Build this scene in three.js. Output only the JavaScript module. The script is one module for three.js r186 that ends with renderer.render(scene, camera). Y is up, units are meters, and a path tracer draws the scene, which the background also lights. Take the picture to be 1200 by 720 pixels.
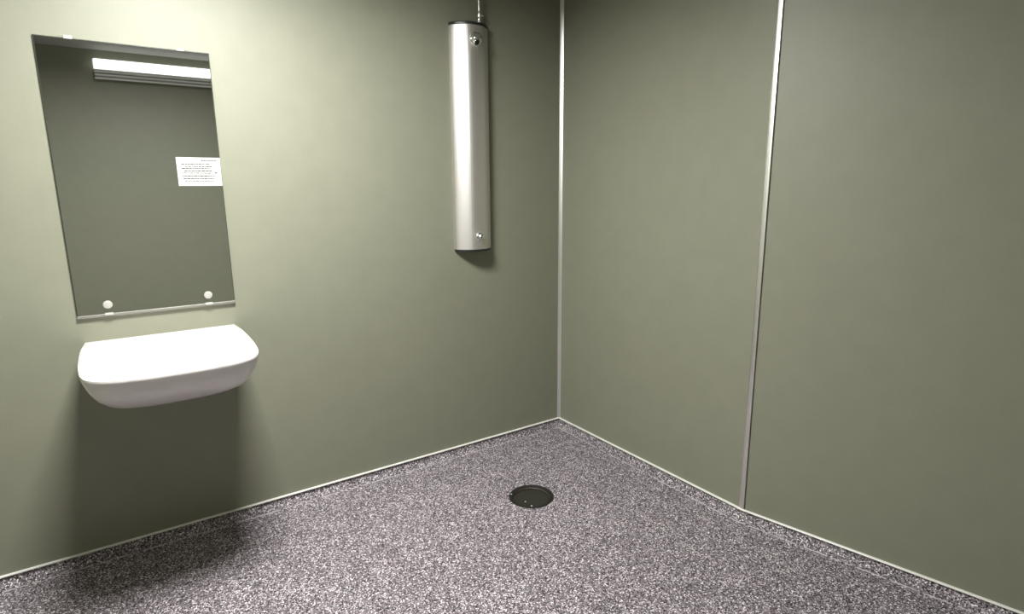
import * as THREE from 'three';
import { RectAreaLightUniformsLib } from 'three/addons/lights/RectAreaLightUniformsLib.js';
import { RoundedBoxGeometry } from 'three/addons/geometries/RoundedBoxGeometry.js';
import * as BGU from 'three/addons/utils/BufferGeometryUtils.js';

// ---------------------------------------------------------------- camera, light, exposure
const scene = new THREE.Scene();
scene.background = new THREE.Color(0x000000);
const CEIL = 2.41;
const camera = new THREE.PerspectiveCamera(55.79, 1200 / 720, 0.02, 50);
{
  const pitch = 0.200754, roll = -0.008727, yaw = 0.595176;
  const fw = new THREE.Vector3(Math.sin(yaw) * Math.cos(pitch), -Math.sin(pitch), -Math.cos(yaw) * Math.cos(pitch));
  const r0 = new THREE.Vector3(Math.cos(yaw), 0, Math.sin(yaw));
  const u0 = new THREE.Vector3().crossVectors(r0, fw);
  const r = r0.clone().multiplyScalar(Math.cos(roll)).addScaledVector(u0, Math.sin(roll));
  const u = u0.clone().multiplyScalar(Math.cos(roll)).addScaledVector(r0, -Math.sin(roll));
  camera.quaternion.setFromRotationMatrix(new THREE.Matrix4().makeBasis(r, u, fw.clone().negate()));
  camera.position.set(-2.0585, 1.38, 2.5496);
  camera.updateMatrixWorld(true);
}
const renderer = new THREE.WebGLRenderer({ antialias: true });
renderer.toneMapping = THREE.LinearToneMapping;
renderer.toneMappingExposure = 1.0;
renderer.shadowMap.enabled = true;
RectAreaLightUniformsLib.init();
const LAMP = { x: -1.75, z: 0.98, size: 0.46, power: 152 };   // the one ceiling luminaire of the room

// ---------------------------------------------------------------- helpers
function rng(seed) { let s = seed >>> 0; return () => { s = (s + 0x6D2B79F5) >>> 0; let t = s; t = Math.imul(t ^ (t >>> 15), t | 1); t ^= t + Math.imul(t ^ (t >>> 7), t | 61); return ((t ^ (t >>> 14)) >>> 0) / 4294967296; }; }
function shadowed(o) { o.castShadow = true; o.receiveShadow = true; return o; }
function mesh(name, geo, mat, parent = scene) { const m = shadowed(new THREE.Mesh(geo, mat)); m.name = name; parent.add(m); return m; }
function group(name, x = 0, y = 0, z = 0) { const g = new THREE.Group(); g.name = name; g.position.set(x, y, z); scene.add(g); return g; }
function tag(o, label, category, grp) { o.userData.label = label; o.userData.category = category; if (grp) o.userData.group = grp; return o; }
function structure(o, label, category) { o.userData.kind = 'structure'; o.userData.label = label; o.userData.category = category; return o; }
// uv in metres, picked by the way a face points
function metreUV(geo) {
  const g = geo.index ? geo.toNonIndexed() : geo; const p = g.attributes.position, n = p.count, uv = new Float32Array(n * 2);
  const a = new THREE.Vector3(), b = new THREE.Vector3(), c = new THREE.Vector3();
  for (let i = 0; i < n; i += 3) {
    a.fromBufferAttribute(p, i); b.fromBufferAttribute(p, i + 1); c.fromBufferAttribute(p, i + 2);
    const nx = b.clone().sub(a).cross(c.clone().sub(a)); const ax = Math.abs(nx.x), ay = Math.abs(nx.y), az = Math.abs(nx.z);
    [a, b, c].forEach((v, k) => {
      const [s, t] = ay >= ax && ay >= az ? [v.x, v.z] : ax >= az ? [v.z, v.y] : [v.x, v.y];
      uv[(i + k) * 2] = s; uv[(i + k) * 2 + 1] = t;
    });
  }
  g.setAttribute('uv', new THREE.BufferAttribute(uv, 2)); return g;
}
// vertical prism over a plan polygon [[x,z],...]
function prism(plan, y0, y1, holes = []) {
  const s = new THREE.Shape(plan.map(([x, z]) => new THREE.Vector2(x, -z)));
  for (const h of holes) s.holes.push(h);
  const g = new THREE.ExtrudeGeometry(s, { depth: y1 - y0, bevelEnabled: false, curveSegments: 64 });
  g.rotateX(-Math.PI / 2); g.translate(0, y0, 0); return metreUV(g);
}
// sweep a profile [[out, up],...] along a plan polyline with mitred corners; 'out' is to the left of travel seen from above
function sweep(path, prof, closed = true) {
  const P = path.map(([x, z]) => new THREE.Vector2(x, z)); const rows = [], along = [];
  for (let i = 0; i < P.length; i++) {
    const d0 = i > 0 ? P[i].clone().sub(P[i - 1]).normalize() : null, d1 = i < P.length - 1 ? P[i + 1].clone().sub(P[i]).normalize() : null;
    const n0 = d0 && new THREE.Vector2(-d0.y, d0.x), n1 = d1 && new THREE.Vector2(-d1.y, d1.x);
    let n = n0 && n1 ? n0.clone().add(n1).normalize() : (n0 || n1).clone();
    n.multiplyScalar(1 / n.dot(n0 || n1));
    rows.push(prof.map(([o, u]) => [P[i].x + n.x * o, u, P[i].y + n.y * o]));
    along.push(i ? along[i - 1] + P[i].distanceTo(P[i - 1]) : 0);
  }
  const across = [0]; for (let k = 1; k <= prof.length; k++) across.push(across[k - 1] + Math.hypot(prof[k % prof.length][0] - prof[k - 1][0], prof[k % prof.length][1] - prof[k - 1][1]));
  const pos = [], uv = [], K = prof.length, kk = closed ? K : K - 1;
  for (let i = 0; i + 1 < rows.length; i++) for (let k = 0; k < kk; k++) {
    const a = rows[i][k], b = rows[i][(k + 1) % K], c = rows[i + 1][(k + 1) % K], d = rows[i + 1][k];
    pos.push(...a, ...b, ...c, ...a, ...c, ...d);
    const A = [along[i], across[k]], B = [along[i], across[k + 1]], C = [along[i + 1], across[k + 1]], D = [along[i + 1], across[k]]; uv.push(...A, ...B, ...C, ...A, ...C, ...D);
  }
  if (closed) for (const [r, flip] of [[rows[0], false], [rows[rows.length - 1], true]]) {
    const tris = THREE.ShapeUtils.triangulateShape(prof.map(([o, u]) => new THREE.Vector2(o, u)), []);
    for (const t of tris) for (const j of flip ? t : [t[2], t[1], t[0]]) { pos.push(...r[j]); uv.push(r[j][0], r[j][1]); }
  }
  const g = new THREE.BufferGeometry(); g.setAttribute('position', new THREE.Float32BufferAttribute(pos, 3)); g.setAttribute('uv', new THREE.Float32BufferAttribute(uv, 2)); g.computeVertexNormals();
  return g;
}
const smooth = (g, deg = 35) => BGU.toCreasedNormals(g, deg * Math.PI / 180);

// ---------------------------------------------------------------- textures
function dataTex(w, h, px, srgb, rep) {
  const t = new THREE.DataTexture(px, w, h, THREE.RGBAFormat); t.magFilter = THREE.LinearFilter; t.minFilter = THREE.LinearMipmapLinearFilter; t.generateMipmaps = true;
  t.wrapS = t.wrapT = THREE.RepeatWrapping; if (srgb) t.colorSpace = THREE.SRGBColorSpace; if (rep) t.repeat.set(rep, rep); t.needsUpdate = true; return t;
}
// safety vinyl: chips of black, grey, white and mauve in a grey ground, 2 m tile
function vinylTextures() {
  const N = 2048, px = new Uint8Array(N * N * 4), R = rng(11);
  for (let i = 0; i < N * N; i++) { const v = 118 + (R() - 0.5) * 46; px[i * 4] = v + 2; px[i * 4 + 1] = v - 4; px[i * 4 + 2] = v + 1; px[i * 4 + 3] = 255; }
  const kinds = [[8, 7, 9, 0.39], [236, 229, 233, 0.25], [168, 155, 164, 0.15], [66, 59, 65, 0.16], [196, 174, 187, 0.08]];
  for (let n = 0; n < 190000; n++) {
    let q = R(), k = 0; while (k < kinds.length - 1 && q > kinds[k][3]) { q -= kinds[k][3]; k++; }
    const c = kinds[k], cx = R() * N, cy = R() * N, rx = 1.3 + R() * 1.7, ry = 1.3 + R() * 1.7, j = (R() - 0.5) * 24;
    for (let y = Math.floor(cy - 3); y <= cy + 3; y++) for (let x = Math.floor(cx - 3); x <= cx + 3; x++) {
      const d = ((x - cx) / rx) ** 2 + ((y - cy) / ry) ** 2; if (d > 1) continue;
      const i = (((y + N) % N) * N + ((x + N) % N)) * 4;
      for (let m = 0; m < 3; m++) px[i + m] = Math.max(0, Math.min(255, c[m] + j));
    }
  }
  return dataTex(N, N, px, true, 0.5);
}
// satin laminate: very faint vertical grain and mottling, 1.6 m tile
function laminateTexture() {
  const N = 1024, px = new Uint8Array(N * N * 4), R = rng(5), col = new Float32Array(N);
  for (let x = 0; x < N; x++) col[x] = (R() - 0.5) * 2.4;
  const G = 32, grid = Array.from({ length: G * G }, () => R() - 0.5);
  for (let y = 0; y < N; y++) for (let x = 0; x < N; x++) {
    const gx = x / N * G, gy = y / N * G, x0 = Math.floor(gx), y0 = Math.floor(gy), fx = gx - x0, fy = gy - y0;
    const g = (a, b) => grid[((b + G) % G) * G + ((a + G) % G)];
    const s = (t) => t * t * (3 - 2 * t);
    const m = (g(x0, y0) * (1 - s(fx)) + g(x0 + 1, y0) * s(fx)) * (1 - s(fy)) + (g(x0, y0 + 1) * (1 - s(fx)) + g(x0 + 1, y0 + 1) * s(fx)) * s(fy);
    const v = 250 + col[x] + m * 5 + (R() - 0.5) * 5; const i = (y * N + x) * 4;
    px[i] = px[i + 1] = px[i + 2] = Math.max(0, Math.min(255, v)); px[i + 3] = 255;
  }
  return dataTex(N, N, px, true, 1 / 1.6);
}
// printed notice: lines of small grey type and one bullet, no readable words
function noticeTexture() {
  const c = document.createElement('canvas'); c.width = 592; c.height = 420; const g = c.getContext('2d'), R = rng(21);
  g.fillStyle = '#c8c8c4'; g.fillRect(0, 0, 592, 420);
  const row = (x0, x1, y, h, col) => { g.fillStyle = col; let x = x0; while (x < x1) { const w = 12 + R() * 40; g.fillRect(x, y, Math.min(w, x1 - x), h); x += w + 7; } };
  row(330, 540, 40, 15, '#161616');
  const rows = [[60, 450, 92], [110, 470, 126], [60, 430, 156], [90, 470, 190], [60, 500, 224], [60, 500, 268], [70, 490, 306], [90, 480, 340]];
  for (const [a, b, y] of rows) row(a, b, y, 14, '#1c1c1c');
  g.fillStyle = '#151515'; g.beginPath(); g.arc(520, 226, 13, 0, 7); g.fill();
  const t = new THREE.CanvasTexture(c); t.colorSpace = THREE.SRGBColorSpace; return t;
}
const vinylTex = vinylTextures(), lamTex = laminateTexture();

// ---------------------------------------------------------------- materials
const std = (o) => new THREE.MeshStandardMaterial(o), phys = (o) => new THREE.MeshPhysicalMaterial(o);
const lin = (r, g, b) => new THREE.Color().setRGB(r, g, b);
const M = {
  laminate: std({ color: lin(0.233, 0.240, 0.180), map: lamTex, roughness: 0.5 }),
  vinyl: std({ map: vinylTex, roughness: 0.62 }),
  weld: std({ color: lin(0.44, 0.41, 0.42), roughness: 0.5 }),
  pvc: std({ color: lin(0.78, 0.78, 0.74), roughness: 0.35 }),
  ceiling: std({ color: lin(0.40, 0.40, 0.38), roughness: 0.9 }),
  trimMetal: std({ color: lin(0.84, 0.83, 0.81), metalness: 1, roughness: 0.38 }),
  aluminium: std({ color: lin(0.76, 0.74, 0.72), metalness: 1, roughness: 0.48 }),
  satinChrome: std({ color: lin(0.88, 0.88, 0.87), metalness: 1, roughness: 0.26 }),
  chrome: std({ color: lin(0.86, 0.86, 0.86), metalness: 1, roughness: 0.1 }),
  blackPlastic: std({ color: lin(0.018, 0.02, 0.02), roughness: 0.35 }),
  ceramic: phys({ color: lin(0.74, 0.71, 0.71), roughness: 0.22, clearcoat: 0.6, clearcoatRoughness: 0.08 }),
  mirror: std({ color: lin(0.80, 0.82, 0.80), metalness: 1, roughness: 0.015 }),
  glassEdge: std({ color: lin(0.05, 0.055, 0.042), roughness: 0.25 }),
  clip: std({ color: lin(0.40, 0.40, 0.37), roughness: 0.3 }),
  drainRing: std({ color: lin(0.005, 0.005, 0.0045), roughness: 0.6 }),
  drainPlate: std({ color: lin(0.017, 0.016, 0.011), roughness: 0.6 }),
  drainSteel: std({ color: lin(0.20, 0.19, 0.15), roughness: 0.4, metalness: 0.6 }),
  channel: std({ color: lin(0.22, 0.22, 0.19), metalness: 0.3, roughness: 0.4 }),
  hole: std({ color: lin(0.006, 0.006, 0.006), roughness: 0.6 }),
  trayGrey: std({ color: lin(0.30, 0.29, 0.29), roughness: 0.5 }),
  painted: std({ color: lin(0.80, 0.80, 0.78), roughness: 0.5 }),
};

// ---------------------------------------------------------------- room shell
const XL = -2.95, ZB = 2.95, SEAM = 1.240, SLOPE = 0.217, T = 0.1;
const bx = (z) => (z - SEAM) * SLOPE;                        // angled part of the right wall
const DR = { x: -0.629, z: 0.583, r: 0.103 };
{
  const hole = new THREE.Path(); hole.absarc(DR.x, -DR.z, DR.r, 0, Math.PI * 2, true);
  const f = mesh('floor', prism([[XL - T, -T], [T, -T], [bx(ZB) + T + 0.1, ZB + T], [XL - T, ZB + T]], -0.12, 0, [hole]), M.vinyl);
  structure(f, 'grey speckled safety vinyl floor', 'floor');
  const c = mesh('ceiling', prism([[XL - T, -T], [T, -T], [bx(ZB) + T + 0.1, ZB + T], [XL - T, ZB + T]], CEIL, CEIL + 0.1), M.ceiling);
  structure(c, 'plain off-white ceiling above the wet room', 'ceiling');
}
const wallLeft = group('wall_left'); structure(wallLeft, 'sage green laminate wall behind the basin and shower panel', 'wall');
mesh('wall_panel', prism([[XL, 0], [0, 0], [0, -T], [XL, -T]], 0, CEIL), M.laminate, wallLeft);
const wallRight = group('wall_right'); structure(wallRight, 'sage green laminate wall of two panels split by a pale joint strip', 'wall');
mesh('wall_panel', prism([[0, -T], [0, SEAM - 0.002], [T, SEAM - 0.002], [T, -T]], 0, CEIL), M.laminate, wallRight);
mesh('wall_panel', prism([[0.0015, SEAM + 0.010], [bx(ZB), ZB], [bx(ZB) + T, ZB], [T, SEAM + 0.010]], 0, CEIL), M.laminate, wallRight);
mesh('joint_backing', prism([[0.012, SEAM - 0.002], [0.012, SEAM + 0.010], [T, SEAM + 0.010], [T, SEAM - 0.002]], 0, CEIL), M.hole, wallRight);
const wallBack = mesh('wall_back', prism([[XL - T, ZB], [bx(ZB) + T, ZB], [bx(ZB) + T, ZB + T], [XL - T, ZB + T]], 0, CEIL), M.laminate);
structure(wallBack, 'sage green laminate wall facing the mirror', 'wall');
const wallSide = mesh('wall_side', prism([[XL - T, -T], [XL, -T], [XL, ZB], [XL - T, ZB]], 0, CEIL), M.laminate);
structure(wallSide, 'sage green laminate wall on the basin side of the room', 'wall');
// coved vinyl skirting with its white capping strip
const COVE = 0.040, OUT = 0.040;
const coveProf = [[0, COVE - 0.003]]; coveProf.push([0.003, COVE - 0.003]);
for (let k = 0; k <= 8; k++) { const a = Math.PI + k / 8 * Math.PI / 2; coveProf.push([0.003 + 0.030 * (1 + Math.cos(a)), 0.0315 + 0.030 * Math.sin(a)]); }
coveProf.push([OUT, 0.0012], [OUT, 0.0002], [0, 0.0002]);
const capProf = [[0, COVE - 0.003], [0.0085, COVE - 0.003], [0.0095, COVE - 0.002], [0.0095, COVE + 0.0005], [0.0080, COVE + 0.0022], [0, COVE + 0.0030]];
function skirting(side, label) {
  const g = group('baseboard_' + side); structure(g, label, 'skirting');
  return g;
}
const baseL = skirting('left', 'speckled coved vinyl skirting with white capping strip below the basin wall');
const baseR = skirting('right', 'speckled coved vinyl skirting with white capping strip below the two-panel wall');
// both runs share one mitre at the room corner
function corner(prof) { // split one continuous sweep into the two walls' pieces
  const full = [[XL, 0], [0, 0], [0, SEAM], [bx(ZB), ZB]];
  const all = sweep(full, prof.map(([o, u]) => [o, u]));
  const p = all.attributes.position, q = all.attributes.uv, L = [[], []], R = [[], []];
  for (let i = 0; i < p.count; i += 3) {
    let cx = 0, cz = 0; for (let k = 0; k < 3; k++) { cx += p.getX(i + k); cz += p.getZ(i + k); }
    const dst = (cx / 3 < -0.3 && cz / 3 < 0.3) ? L : R;
    for (let k = 0; k < 3; k++) { dst[0].push(p.getX(i + k), p.getY(i + k), p.getZ(i + k)); dst[1].push(q.getX(i + k), q.getY(i + k)); }
  }
  return [L, R].map((a) => { const g = new THREE.BufferGeometry(); g.setAttribute('position', new THREE.Float32BufferAttribute(a[0], 3)); g.setAttribute('uv', new THREE.Float32BufferAttribute(a[1], 2)); g.computeVertexNormals(); return smooth(g, 40); });
}
{
  const [a, b] = corner(coveProf); mesh('cove', a, M.vinyl, baseL); mesh('cove', b, M.vinyl, baseR);
  const [c, d] = corner(capProf); mesh('capping_strip', c, M.pvc, baseL).userData.label = 'thin white capping strip'; mesh('capping_strip', d, M.pvc, baseR).userData.label = 'thin white capping strip';
  // heat-weld bead where cove meets floor, slightly ragged
  const bead = (pts, parent, seed) => {
    const R = rng(seed), pos = [];
    let prev = null;
    for (let s = 0; s + 1 < pts.length; s++) {
      const A = pts[s], B = pts[s + 1], len = Math.hypot(B[0] - A[0], B[1] - A[1]), n = Math.max(2, Math.round(len / 0.012));
      const nx = -(B[1] - A[1]) / len, nz = (B[0] - A[0]) / len;
      for (let k = 0; k <= n; k++) {
        const t = k / n, w = 0.0014 + R() * 0.0024, o = (R() - 0.5) * 0.0022, x = A[0] + (B[0] - A[0]) * t, z = A[1] + (B[1] - A[1]) * t;
        const row = [[x + nx * (o - w), 0.0001, z + nz * (o - w)], [x + nx * o, 0.0030, z + nz * o], [x + nx * (o + w), 0.0001, z + nz * (o + w)]];
        if (prev && R() > 0.22) for (let q = 0; q < 2; q++) pos.push(...prev[q], ...prev[q + 1], ...row[q + 1], ...prev[q], ...row[q + 1], ...row[q]);
        prev = row;
      }
    }
    const g = new THREE.BufferGeometry(); g.setAttribute('position', new THREE.Float32BufferAttribute(pos, 3)); g.computeVertexNormals();
    mesh('weld_bead', metreUV(g), M.weld, parent).userData.label = 'pale welded seam along the foot of the cove';
  };
  const o = OUT + 0.001;
  bead([[XL, o], [-o, o]], baseL, 3); bead([[-o, o], [-o, SEAM + 0.004], [bx(ZB) - o, ZB]], baseR, 4);
}
{ // corner profile: slim aluminium fillet
  const s = new THREE.Shape();
  s.moveTo(0, 0); s.lineTo(-0.0150, 0); s.lineTo(-0.0152, 0.0012); s.lineTo(-0.0138, 0.0022); s.lineTo(-0.0070, 0.0082); s.lineTo(-0.0022, 0.0138); s.lineTo(-0.0012, 0.0152); s.lineTo(0, 0.0150);
  // plan shape uses (x, z)
  const pts = s.getPoints(); const g = prism(pts.map((p) => [p.x, p.y]), COVE + 0.003, CEIL);
  const t = mesh('trim_1', smooth(g, 40), M.trimMetal); structure(t, 'slim satin metal strip in the corner between the two green walls', 'trim');
}
{ // joint strip on the right wall
  const z0 = SEAM - 0.016, z1 = SEAM + 0.006, pts = [[0.0, z0]];
  for (let k = 0; k <= 10; k++) { const a = k / 10 * Math.PI; pts.push([-0.0015 - 0.0032 * Math.sin(a) ** 0.6, (z0 + z1) / 2 - (z1 - z0) / 2 * Math.cos(a)]); }
  pts.push([0.010, z1], [0.010, SEAM - 0.001], [0, SEAM - 0.001]);
  const t = mesh('trim_2', smooth(prism(pts, COVE + 0.003, CEIL), 40), M.trimMetal);
  structure(t, 'slim satin metal joint strip between the two right-hand wall panels', 'trim');
}

// ---------------------------------------------------------------- ceiling luminaire
{
  const g = group('ceiling_light', LAMP.x, CEIL, LAMP.z); tag(g, 'square white ceiling light panel above the basin', 'ceiling light');
  const s = LAMP.size, w = 0.025;
  const fr = new THREE.Shape(); const h = s / 2 + w; fr.moveTo(-h, -h); fr.lineTo(h, -h); fr.lineTo(h, h); fr.lineTo(-h, h); fr.closePath();
  const inn = new THREE.Path(); const q = s / 2; inn.moveTo(-q, -q); inn.lineTo(-q, q); inn.lineTo(q, q); inn.lineTo(q, -q); inn.closePath(); fr.holes.push(inn);
  const fg = new THREE.ExtrudeGeometry(fr, { depth: 0.03, bevelEnabled: true, bevelSize: 0.003, bevelThickness: 0.003, bevelSegments: 2 }); fg.rotateX(Math.PI / 2); fg.translate(0, -0.003, 0);
  mesh('frame', fg, M.painted, g);
  const d = mesh('diffuser', new RoundedBoxGeometry(s - 0.002, 0.006, s - 0.002, 2, 0.002), std({ color: 0xffffff, roughness: 0.6, emissive: lin(1, 0.985, 0.95), emissiveIntensity: 2.0 }), g);
  d.position.y = -0.006;
  const L = new THREE.RectAreaLight(lin(1, 0.985, 0.95), LAMP.power, s - 0.01, s - 0.01); L.name = 'panel_light'; L.position.set(0, -0.0105, 0); L.rotation.x = -Math.PI / 2; g.add(L);
}

{ // slim wall batten facing the mirror, glowing faintly; the photograph shows it only as a reflection
  const g = group('wall_light', -1.50, 2.195, ZB); tag(g, 'slim white wall light reflected in the top of the mirror', 'wall light');
  const W = 1.1;
  const tray = mesh('tray', new RoundedBoxGeometry(W, 0.060, 0.070, 3, 0.004), M.trayGrey, g); tray.position.set(0, 0.040, -0.035);
  for (const y of [0.006, 0.030, 0.052]) mesh('rail', new RoundedBoxGeometry(W, 0.011, 0.016, 2, 0.003), M.painted, g).position.set(0, y, -0.074);
  mesh('diffuser', new RoundedBoxGeometry(W, 0.072, 0.080, 4, 0.010), std({ color: 0xffffff, roughness: 0.5, emissive: lin(1, 0.99, 0.97), emissiveIntensity: 1.2 }), g).position.set(0, 0.106, -0.040);
  const L = new THREE.RectAreaLight(lin(1, 0.99, 0.97), 1.2, W - 0.02, 0.06); L.name = 'batten_light'; L.position.set(0, 0.106, -0.0815); g.add(L);   // faces -z, into the room
}

// ---------------------------------------------------------------- shower panel
{
  const X = -0.5705, A = 0.1025, D = 0.076, Y0 = 1.077, Y1 = 2.137;
  const g = group('shower_panel', X, Y0, 0);
  tag(g, 'tall curved brushed aluminium shower panel with black end caps on the green wall', 'shower panel');
  const prof = (a, d) => { // shallow front, two sloping flanks, all corners well rounded
    let h = [[0.976, 0.17], [0.53, 0.80], [0.36, 0.96], [0.12, 1.0]]; let p = [...h.map(([x, z]) => [-x, z]), ...h.reverse()]; p = [[-1, 0], ...p, [1, 0]];
    for (let r = 0; r < 3; r++) { const q = [p[0]]; for (let k = 0; k + 1 < p.length; k++) for (const t of [0.25, 0.75]) if (!(k === 0 && t === 0.25) && !(k === p.length - 2 && t === 0.75)) q.push([p[k][0] + (p[k + 1][0] - p[k][0]) * t, p[k][1] + (p[k + 1][1] - p[k][1]) * t]); q.push(p[p.length - 1]); p = q; }
    return p.map(([x, z]) => [x * a, (0.5 * z + 0.5 * Math.sqrt(Math.max(0, 1 - x * x))) * d]);
  };
  mesh('body', smooth(prism(prof(A, D), 0.011, Y1 - Y0 - 0.013), 30), M.aluminium, g).userData.label = 'brushed aluminium curved body';
  const cap = (y0, y1, sc, name) => {
    const s = new THREE.Shape(prof(A * sc - 0.002, D * sc - 0.002).map(([x, z]) => new THREE.Vector2(x, -z)));
    const e = new THREE.ExtrudeGeometry(s, { depth: y1 - y0 - 0.004, bevelEnabled: true, bevelSize: 0.002, bevelThickness: 0.002, bevelSegments: 3 }); e.rotateX(-Math.PI / 2); e.translate(0, y0 + 0.002, 0.0022);
    mesh(name, smooth(e, 30), M.blackPlastic, g).userData.label = 'black end cap';
  };
  cap(0, 0.011, 1.0, 'bottom_cap'); cap(Y1 - Y0 - 0.013, Y1 - Y0, 1.012, 'top_cap');
  // shower outlet: flange, dome and a tilted spray nozzle
  const lathe = (pts, n = 40) => { const l = new THREE.LatheGeometry(pts.map(([r, y]) => new THREE.Vector2(r, y)), n); l.rotateX(Math.PI / 2); return l; };
  const hd = new THREE.Group(); hd.name = 'shower_outlet'; hd.position.set(0, 2.062 - Y0, D - 0.004); g.add(hd); hd.userData.label = 'chrome domed shower outlet with dark nozzle';
  mesh('flange', lathe([[0.0001, 0], [0.033, 0], [0.034, 0.003], [0.032, 0.008], [0.029, 0.010]]), M.chrome, hd);
  const dome = []; for (let k = 0; k <= 14; k++) { const a = k / 14 * Math.PI / 2; dome.push([0.0285 * Math.cos(a) + 0.0001, 0.009 + 0.022 * Math.sin(a)]); }
  mesh('dome', lathe(dome), M.chrome, hd);
  const nz = mesh('nozzle', lathe([[0.0001, 0.0], [0.0150, 0.0], [0.0150, 0.022], [0.0142, 0.0235], [0.0128, 0.0235], [0.0122, 0.018], [0.0001, 0.018]]), M.chrome, hd);
  nz.position.set(-0.009, -0.006, 0.008); nz.rotation.x = 0.62;
  const nh = mesh('nozzle_opening', lathe([[0.0001, 0.0222], [0.0126, 0.0222], [0.0126, 0.0190], [0.0001, 0.0190]]), M.hole, hd); nh.position.copy(nz.position); nh.rotation.copy(nz.rotation);
  // push button
  const bt = new THREE.Group(); bt.name = 'push_button'; bt.position.set(0, 1.149 - Y0, D - 0.003); g.add(bt); bt.userData.label = 'chrome push button';
  mesh('collar', lathe([[0.0001, 0], [0.021, 0], [0.0215, 0.003], [0.0195, 0.007], [0.0155, 0.009]]), M.chrome, bt);
  mesh('plunger', lathe([[0.0145, 0.005], [0.0145, 0.024], [0.0135, 0.028], [0.010, 0.030], [0.0001, 0.0305]]), M.chrome, bt);
}
{ // supply pipe dropping from the ceiling into the top of the panel
  const g = group('supply_pipe', -0.534, 2.137, 0.045); tag(g, 'thin chrome supply pipe dropping into the top of the shower panel', 'pipe');
  const L = CEIL - 2.137;
  const lat = (pts, seg = 24) => new THREE.LatheGeometry(pts.map(([r, y]) => new THREE.Vector2(r, y)), seg);
  mesh('tube', lat([[0.0001, 0.001], [0.0072, 0.001], [0.0072, L - 0.001], [0.0001, L - 0.001]]), M.satinChrome, g);
  mesh('lower_nut', lat([[0.0072, 0.001], [0.0125, 0.001], [0.0130, 0.004], [0.0130, 0.013], [0.0115, 0.016], [0.0072, 0.017]], 6), M.satinChrome, g);
  mesh('valve_body', lat([[0.0072, 0.026], [0.0095, 0.028], [0.0105, 0.034], [0.0105, 0.048], [0.0085, 0.054], [0.0072, 0.056]]), M.satinChrome, g);
  const sc = new THREE.CylinderGeometry(0.0055, 0.0055, 0.016, 20); sc.rotateZ(Math.PI / 2); sc.translate(0.012, 0.041, 0); mesh('valve_screw', sc, M.satinChrome, g);
}

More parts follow.
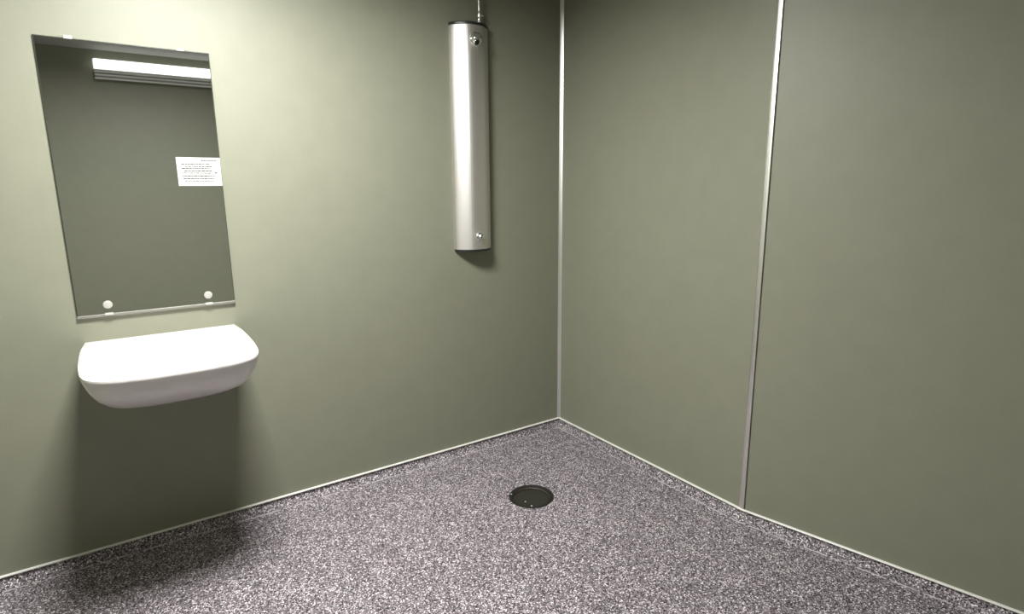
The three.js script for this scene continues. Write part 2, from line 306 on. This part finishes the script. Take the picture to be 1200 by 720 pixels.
// ---------------------------------------------------------------- wash basin
{
  const XC = -1.950, RIM = 0.848; const g = group('wash_basin', XC, RIM - 0.16, 0); tag(g, 'white ceramic wash basin hung on the green wall under the mirror', 'wash basin');
  const half = [[0.250, 0.0], [0.2585, 0.10], [0.2600, 0.20], [0.2590, 0.31], [0.2550, 0.40], [0.2470, 0.48], [0.2290, 0.535], [0.1890, 0.570], [0.1350, 0.588], [0.07, 0.596], [0, 0.598]];
  const hc = new THREE.CatmullRomCurve3(half.map(([x, z]) => new THREE.Vector3(x, 0, z)), false, 'centripetal');
  const NH = 40, right = hc.getSpacedPoints(NH).map((v) => [v.x, v.z]);
  const outer = [...right, ...right.slice(0, NH).reverse().map(([x, z]) => [-x, z])];               // open at the back (z = 0)
  const backN = 8; const L = outer.length; for (let k = 1; k < backN; k++) outer.push([-0.25 + 0.5 * k / backN, 0]);
  // inner bowl outline by angle about its own centre
  const IC = [0, 0.355]; const innerAt = (dx, dz) => { // rounded-rectangle-like superellipse
    const n = 3.0, a = 0.226, b = dz < 0 ? 0.200 : 0.205; const r = 1 / Math.pow(Math.abs(dx / a) ** n + Math.abs(dz / b) ** n, 1 / n); return [IC[0] + dx * r, IC[1] + dz * r]; };
  const inner = outer.map(([x, z]) => { let dx = x - IC[0], dz = z - IC[1]; const l = Math.hypot(dx, dz) || 1; return innerAt(dx / l, dz / l); });
  const rings = []; // [ [x,y,z] ... ]
  const OC = [0, 0.16];
  // outside, bottom to top: y below rim, side scale, front scale
  for (const [dy, sx, sz] of [[0.158, 0.02, 0.02], [0.158, 0.30, 0.28], [0.155, 0.46, 0.44], [0.147, 0.60, 0.58], [0.133, 0.72, 0.71], [0.112, 0.82, 0.82], [0.085, 0.90, 0.90], [0.055, 0.955, 0.955], [0.028, 0.985, 0.985], [0.012, 0.997, 0.997], [0.005, 1.0, 1.0], [0.0012, 0.996, 0.997], [0.0, 0.986, 0.989]])
    rings.push(outer.map(([x, z]) => [x * sx, 0.16 - dy, z <= OC[1] ? z * Math.min(1, 0.15 + sz) : OC[1] + (z - OC[1]) * sz]));
  // rim to bowl
  const blend = (o, i, t) => [o[0] + (i[0] - o[0]) * t, o[1] + (i[1] - o[1]) * t];
  for (const [t, dy] of [[0.45, 0.0005], [0.82, 0.001], [0.94, 0.003], [1.0, 0.008]]) rings.push(outer.map((o, k) => { const q = blend(o, inner[k], t); return [q[0], 0.16 - dy, q[1]]; }));
  for (const [s, dy] of [[0.965, 0.022], [0.93, 0.045], [0.87, 0.072], [0.76, 0.096], [0.60, 0.112], [0.38, 0.121], [0.13, 0.125], [0.01, 0.126]]) rings.push(inner.map(([x, z]) => [IC[0] + (x - IC[0]) * s, 0.16 - dy, IC[1] + (z - IC[1]) * s]));
  const K = outer.length, pos = rings.flat(2), idx = [];
  for (let r = 0; r + 1 < rings.length; r++) for (let k = 0; k < K; k++) { const a = r * K + k, b = r * K + (k + 1) % K, c = a + K, d = b + K; idx.push(a, c, b, b, c, d); }
  const geo = new THREE.BufferGeometry(); geo.setAttribute('position', new THREE.Float32BufferAttribute(pos, 3)); geo.setIndex(idx); geo.computeVertexNormals();
  mesh('bowl', smooth(geo, 50), M.ceramic, g);
  const w = new THREE.LatheGeometry([[0.0001, 0.001], [0.012, 0.0012], [0.024, 0.003], [0.030, 0.002], [0.031, 0]].map(([r, y]) => new THREE.Vector2(r, y)), 32); w.translate(0, 0.0355, 0.355);
  mesh('waste_fitting', w, M.chrome, g);
}

// ---------------------------------------------------------------- mirror and notice
{
  const XR = -1.692, W = 0.516, Y0 = 0.946, Y1 = 1.886, XC = XR - W / 2; const g = group('wall_mirror', XC, Y0, 0); tag(g, 'frameless rectangular mirror on the green wall above the wash basin', 'mirror');
  const H = Y1 - Y0;
  const b = mesh('glass', new RoundedBoxGeometry(W, H, 0.006, 2, 0.0015), M.glassEdge, g); b.position.set(0, H / 2, 0.005); b.userData.label = 'thin dark glass edge';
  const s = mesh('mirror_face', new THREE.BoxGeometry(W - 0.006, H - 0.006, 0.0006), M.mirror, g); s.position.set(0, H / 2, 0.0084);
  const ch = mesh('bottom_channel', new RoundedBoxGeometry(W + 0.002, 0.011, 0.012, 2, 0.002), M.channel, g); ch.position.set(0, -0.004, 0.0065);
  for (const [sx, y] of [[1, 0.034], [-1, 0.034], [1, H - 0.034], [-1, H - 0.034]]) {
    const c = new THREE.Group(); c.name = 'mirror_clip'; c.position.set(sx * (W / 2 - 0.094), y, 0.0085); g.add(c); c.userData.label = 'round pale mirror clip';
    if (y > 0.5) { c.position.y = H - 0.004; c.visible = true; }
    const low = y < 0.5;
    if (low) {
      const d = new THREE.LatheGeometry([[0.0001, 0.006], [0.011, 0.006], [0.0145, 0.004], [0.015, 0.0005], [0.0001, 0.0005]].map(([r, q]) => new THREE.Vector2(r, q)), 32); d.rotateX(Math.PI / 2); mesh('disc', d, M.clip, c);
      const f = mesh('foot', new RoundedBoxGeometry(0.026, 0.008, 0.010, 2, 0.002), M.clip, c); f.position.set(0, -0.0345, 0.006);
    } else {
      const f = mesh('hook', new RoundedBoxGeometry(0.024, 0.012, 0.005, 2, 0.0015), M.clip, c); f.position.set(0, 0.006, 0.001);
    }
  }
}
{
  const g = new RoundedBoxGeometry(0.148, 0.105, 0.0004, 1, 0.0001);
  const face = new THREE.PlaneGeometry(0.1478, 0.1048);
  const o = group('paper_notice', -1.6935 - 0.074, 1.402, 0.0092); tag(o, 'white printed paper notice stuck on the edge of the mirror', 'notice');
  const pm = std({ color: lin(0.58, 0.58, 0.55), roughness: 0.8 });
  mesh('sheet', g, pm, o).position.set(0, 0.0525, 0);
  mesh('printed_face', face, std({ map: noticeTexture(), roughness: 0.8 }), o).position.set(0, 0.0525, 0.0004);
}

// ---------------------------------------------------------------- floor drain
{
  const g = group('floor_drain', DR.x, 0, DR.z); tag(g, 'round black floor drain set in the speckled floor', 'drain');
  const lat = (pts, n = 72) => new THREE.LatheGeometry(pts.map(([r, y]) => new THREE.Vector2(r, y)), n);
  mesh('clamping_ring', lat([[0.1025, -0.020], [0.1025, 0.001], [0.1005, 0.0025], [0.094, 0.0015], [0.0850, -0.001], [0.0835, -0.0022], [0.0835, -0.004]]), M.drainRing, g).userData.label = 'black outer ring';
  mesh('bowl', lat([[0.0001, -0.06], [0.07, -0.06], [0.1022, -0.024], [0.1022, -0.018]]), M.hole, g);
  mesh('inner_lip', lat([[0.0835, -0.004], [0.0828, -0.0045], [0.0822, -0.0085], [0.0835, -0.0085]]), M.drainSteel, g).userData.label = 'thin worn metal lip';
  mesh('cover_plate', lat([[0.0001, -0.018], [0.0815, -0.018], [0.0815, -0.0105], [0.080, -0.0095], [0.072, -0.0100], [0.050, -0.0098], [0.0001, -0.0090]]), M.drainPlate, g).userData.label = 'dark brown-grey cover plate';
  for (const [x, z, r, y] of [[-0.066, -0.066, 0.0035, 0.0010], [-0.040, 0.009, 0.0035, -0.0102], [-0.038, 0.054, 0.0040, -0.0102]]) {  // small pale raised spots on ring and plate, not known to be screws
    const s = mesh('pale_spot', lat([[0.0001, 0.0028], [r * 0.6, 0.0026], [r, 0.0014], [r, 0]], 16), M.trimMetal, g); s.position.set(x, y, z); s.userData.label = 'small pale metal spot on the drain';
  }
}
renderer.render(scene, camera);
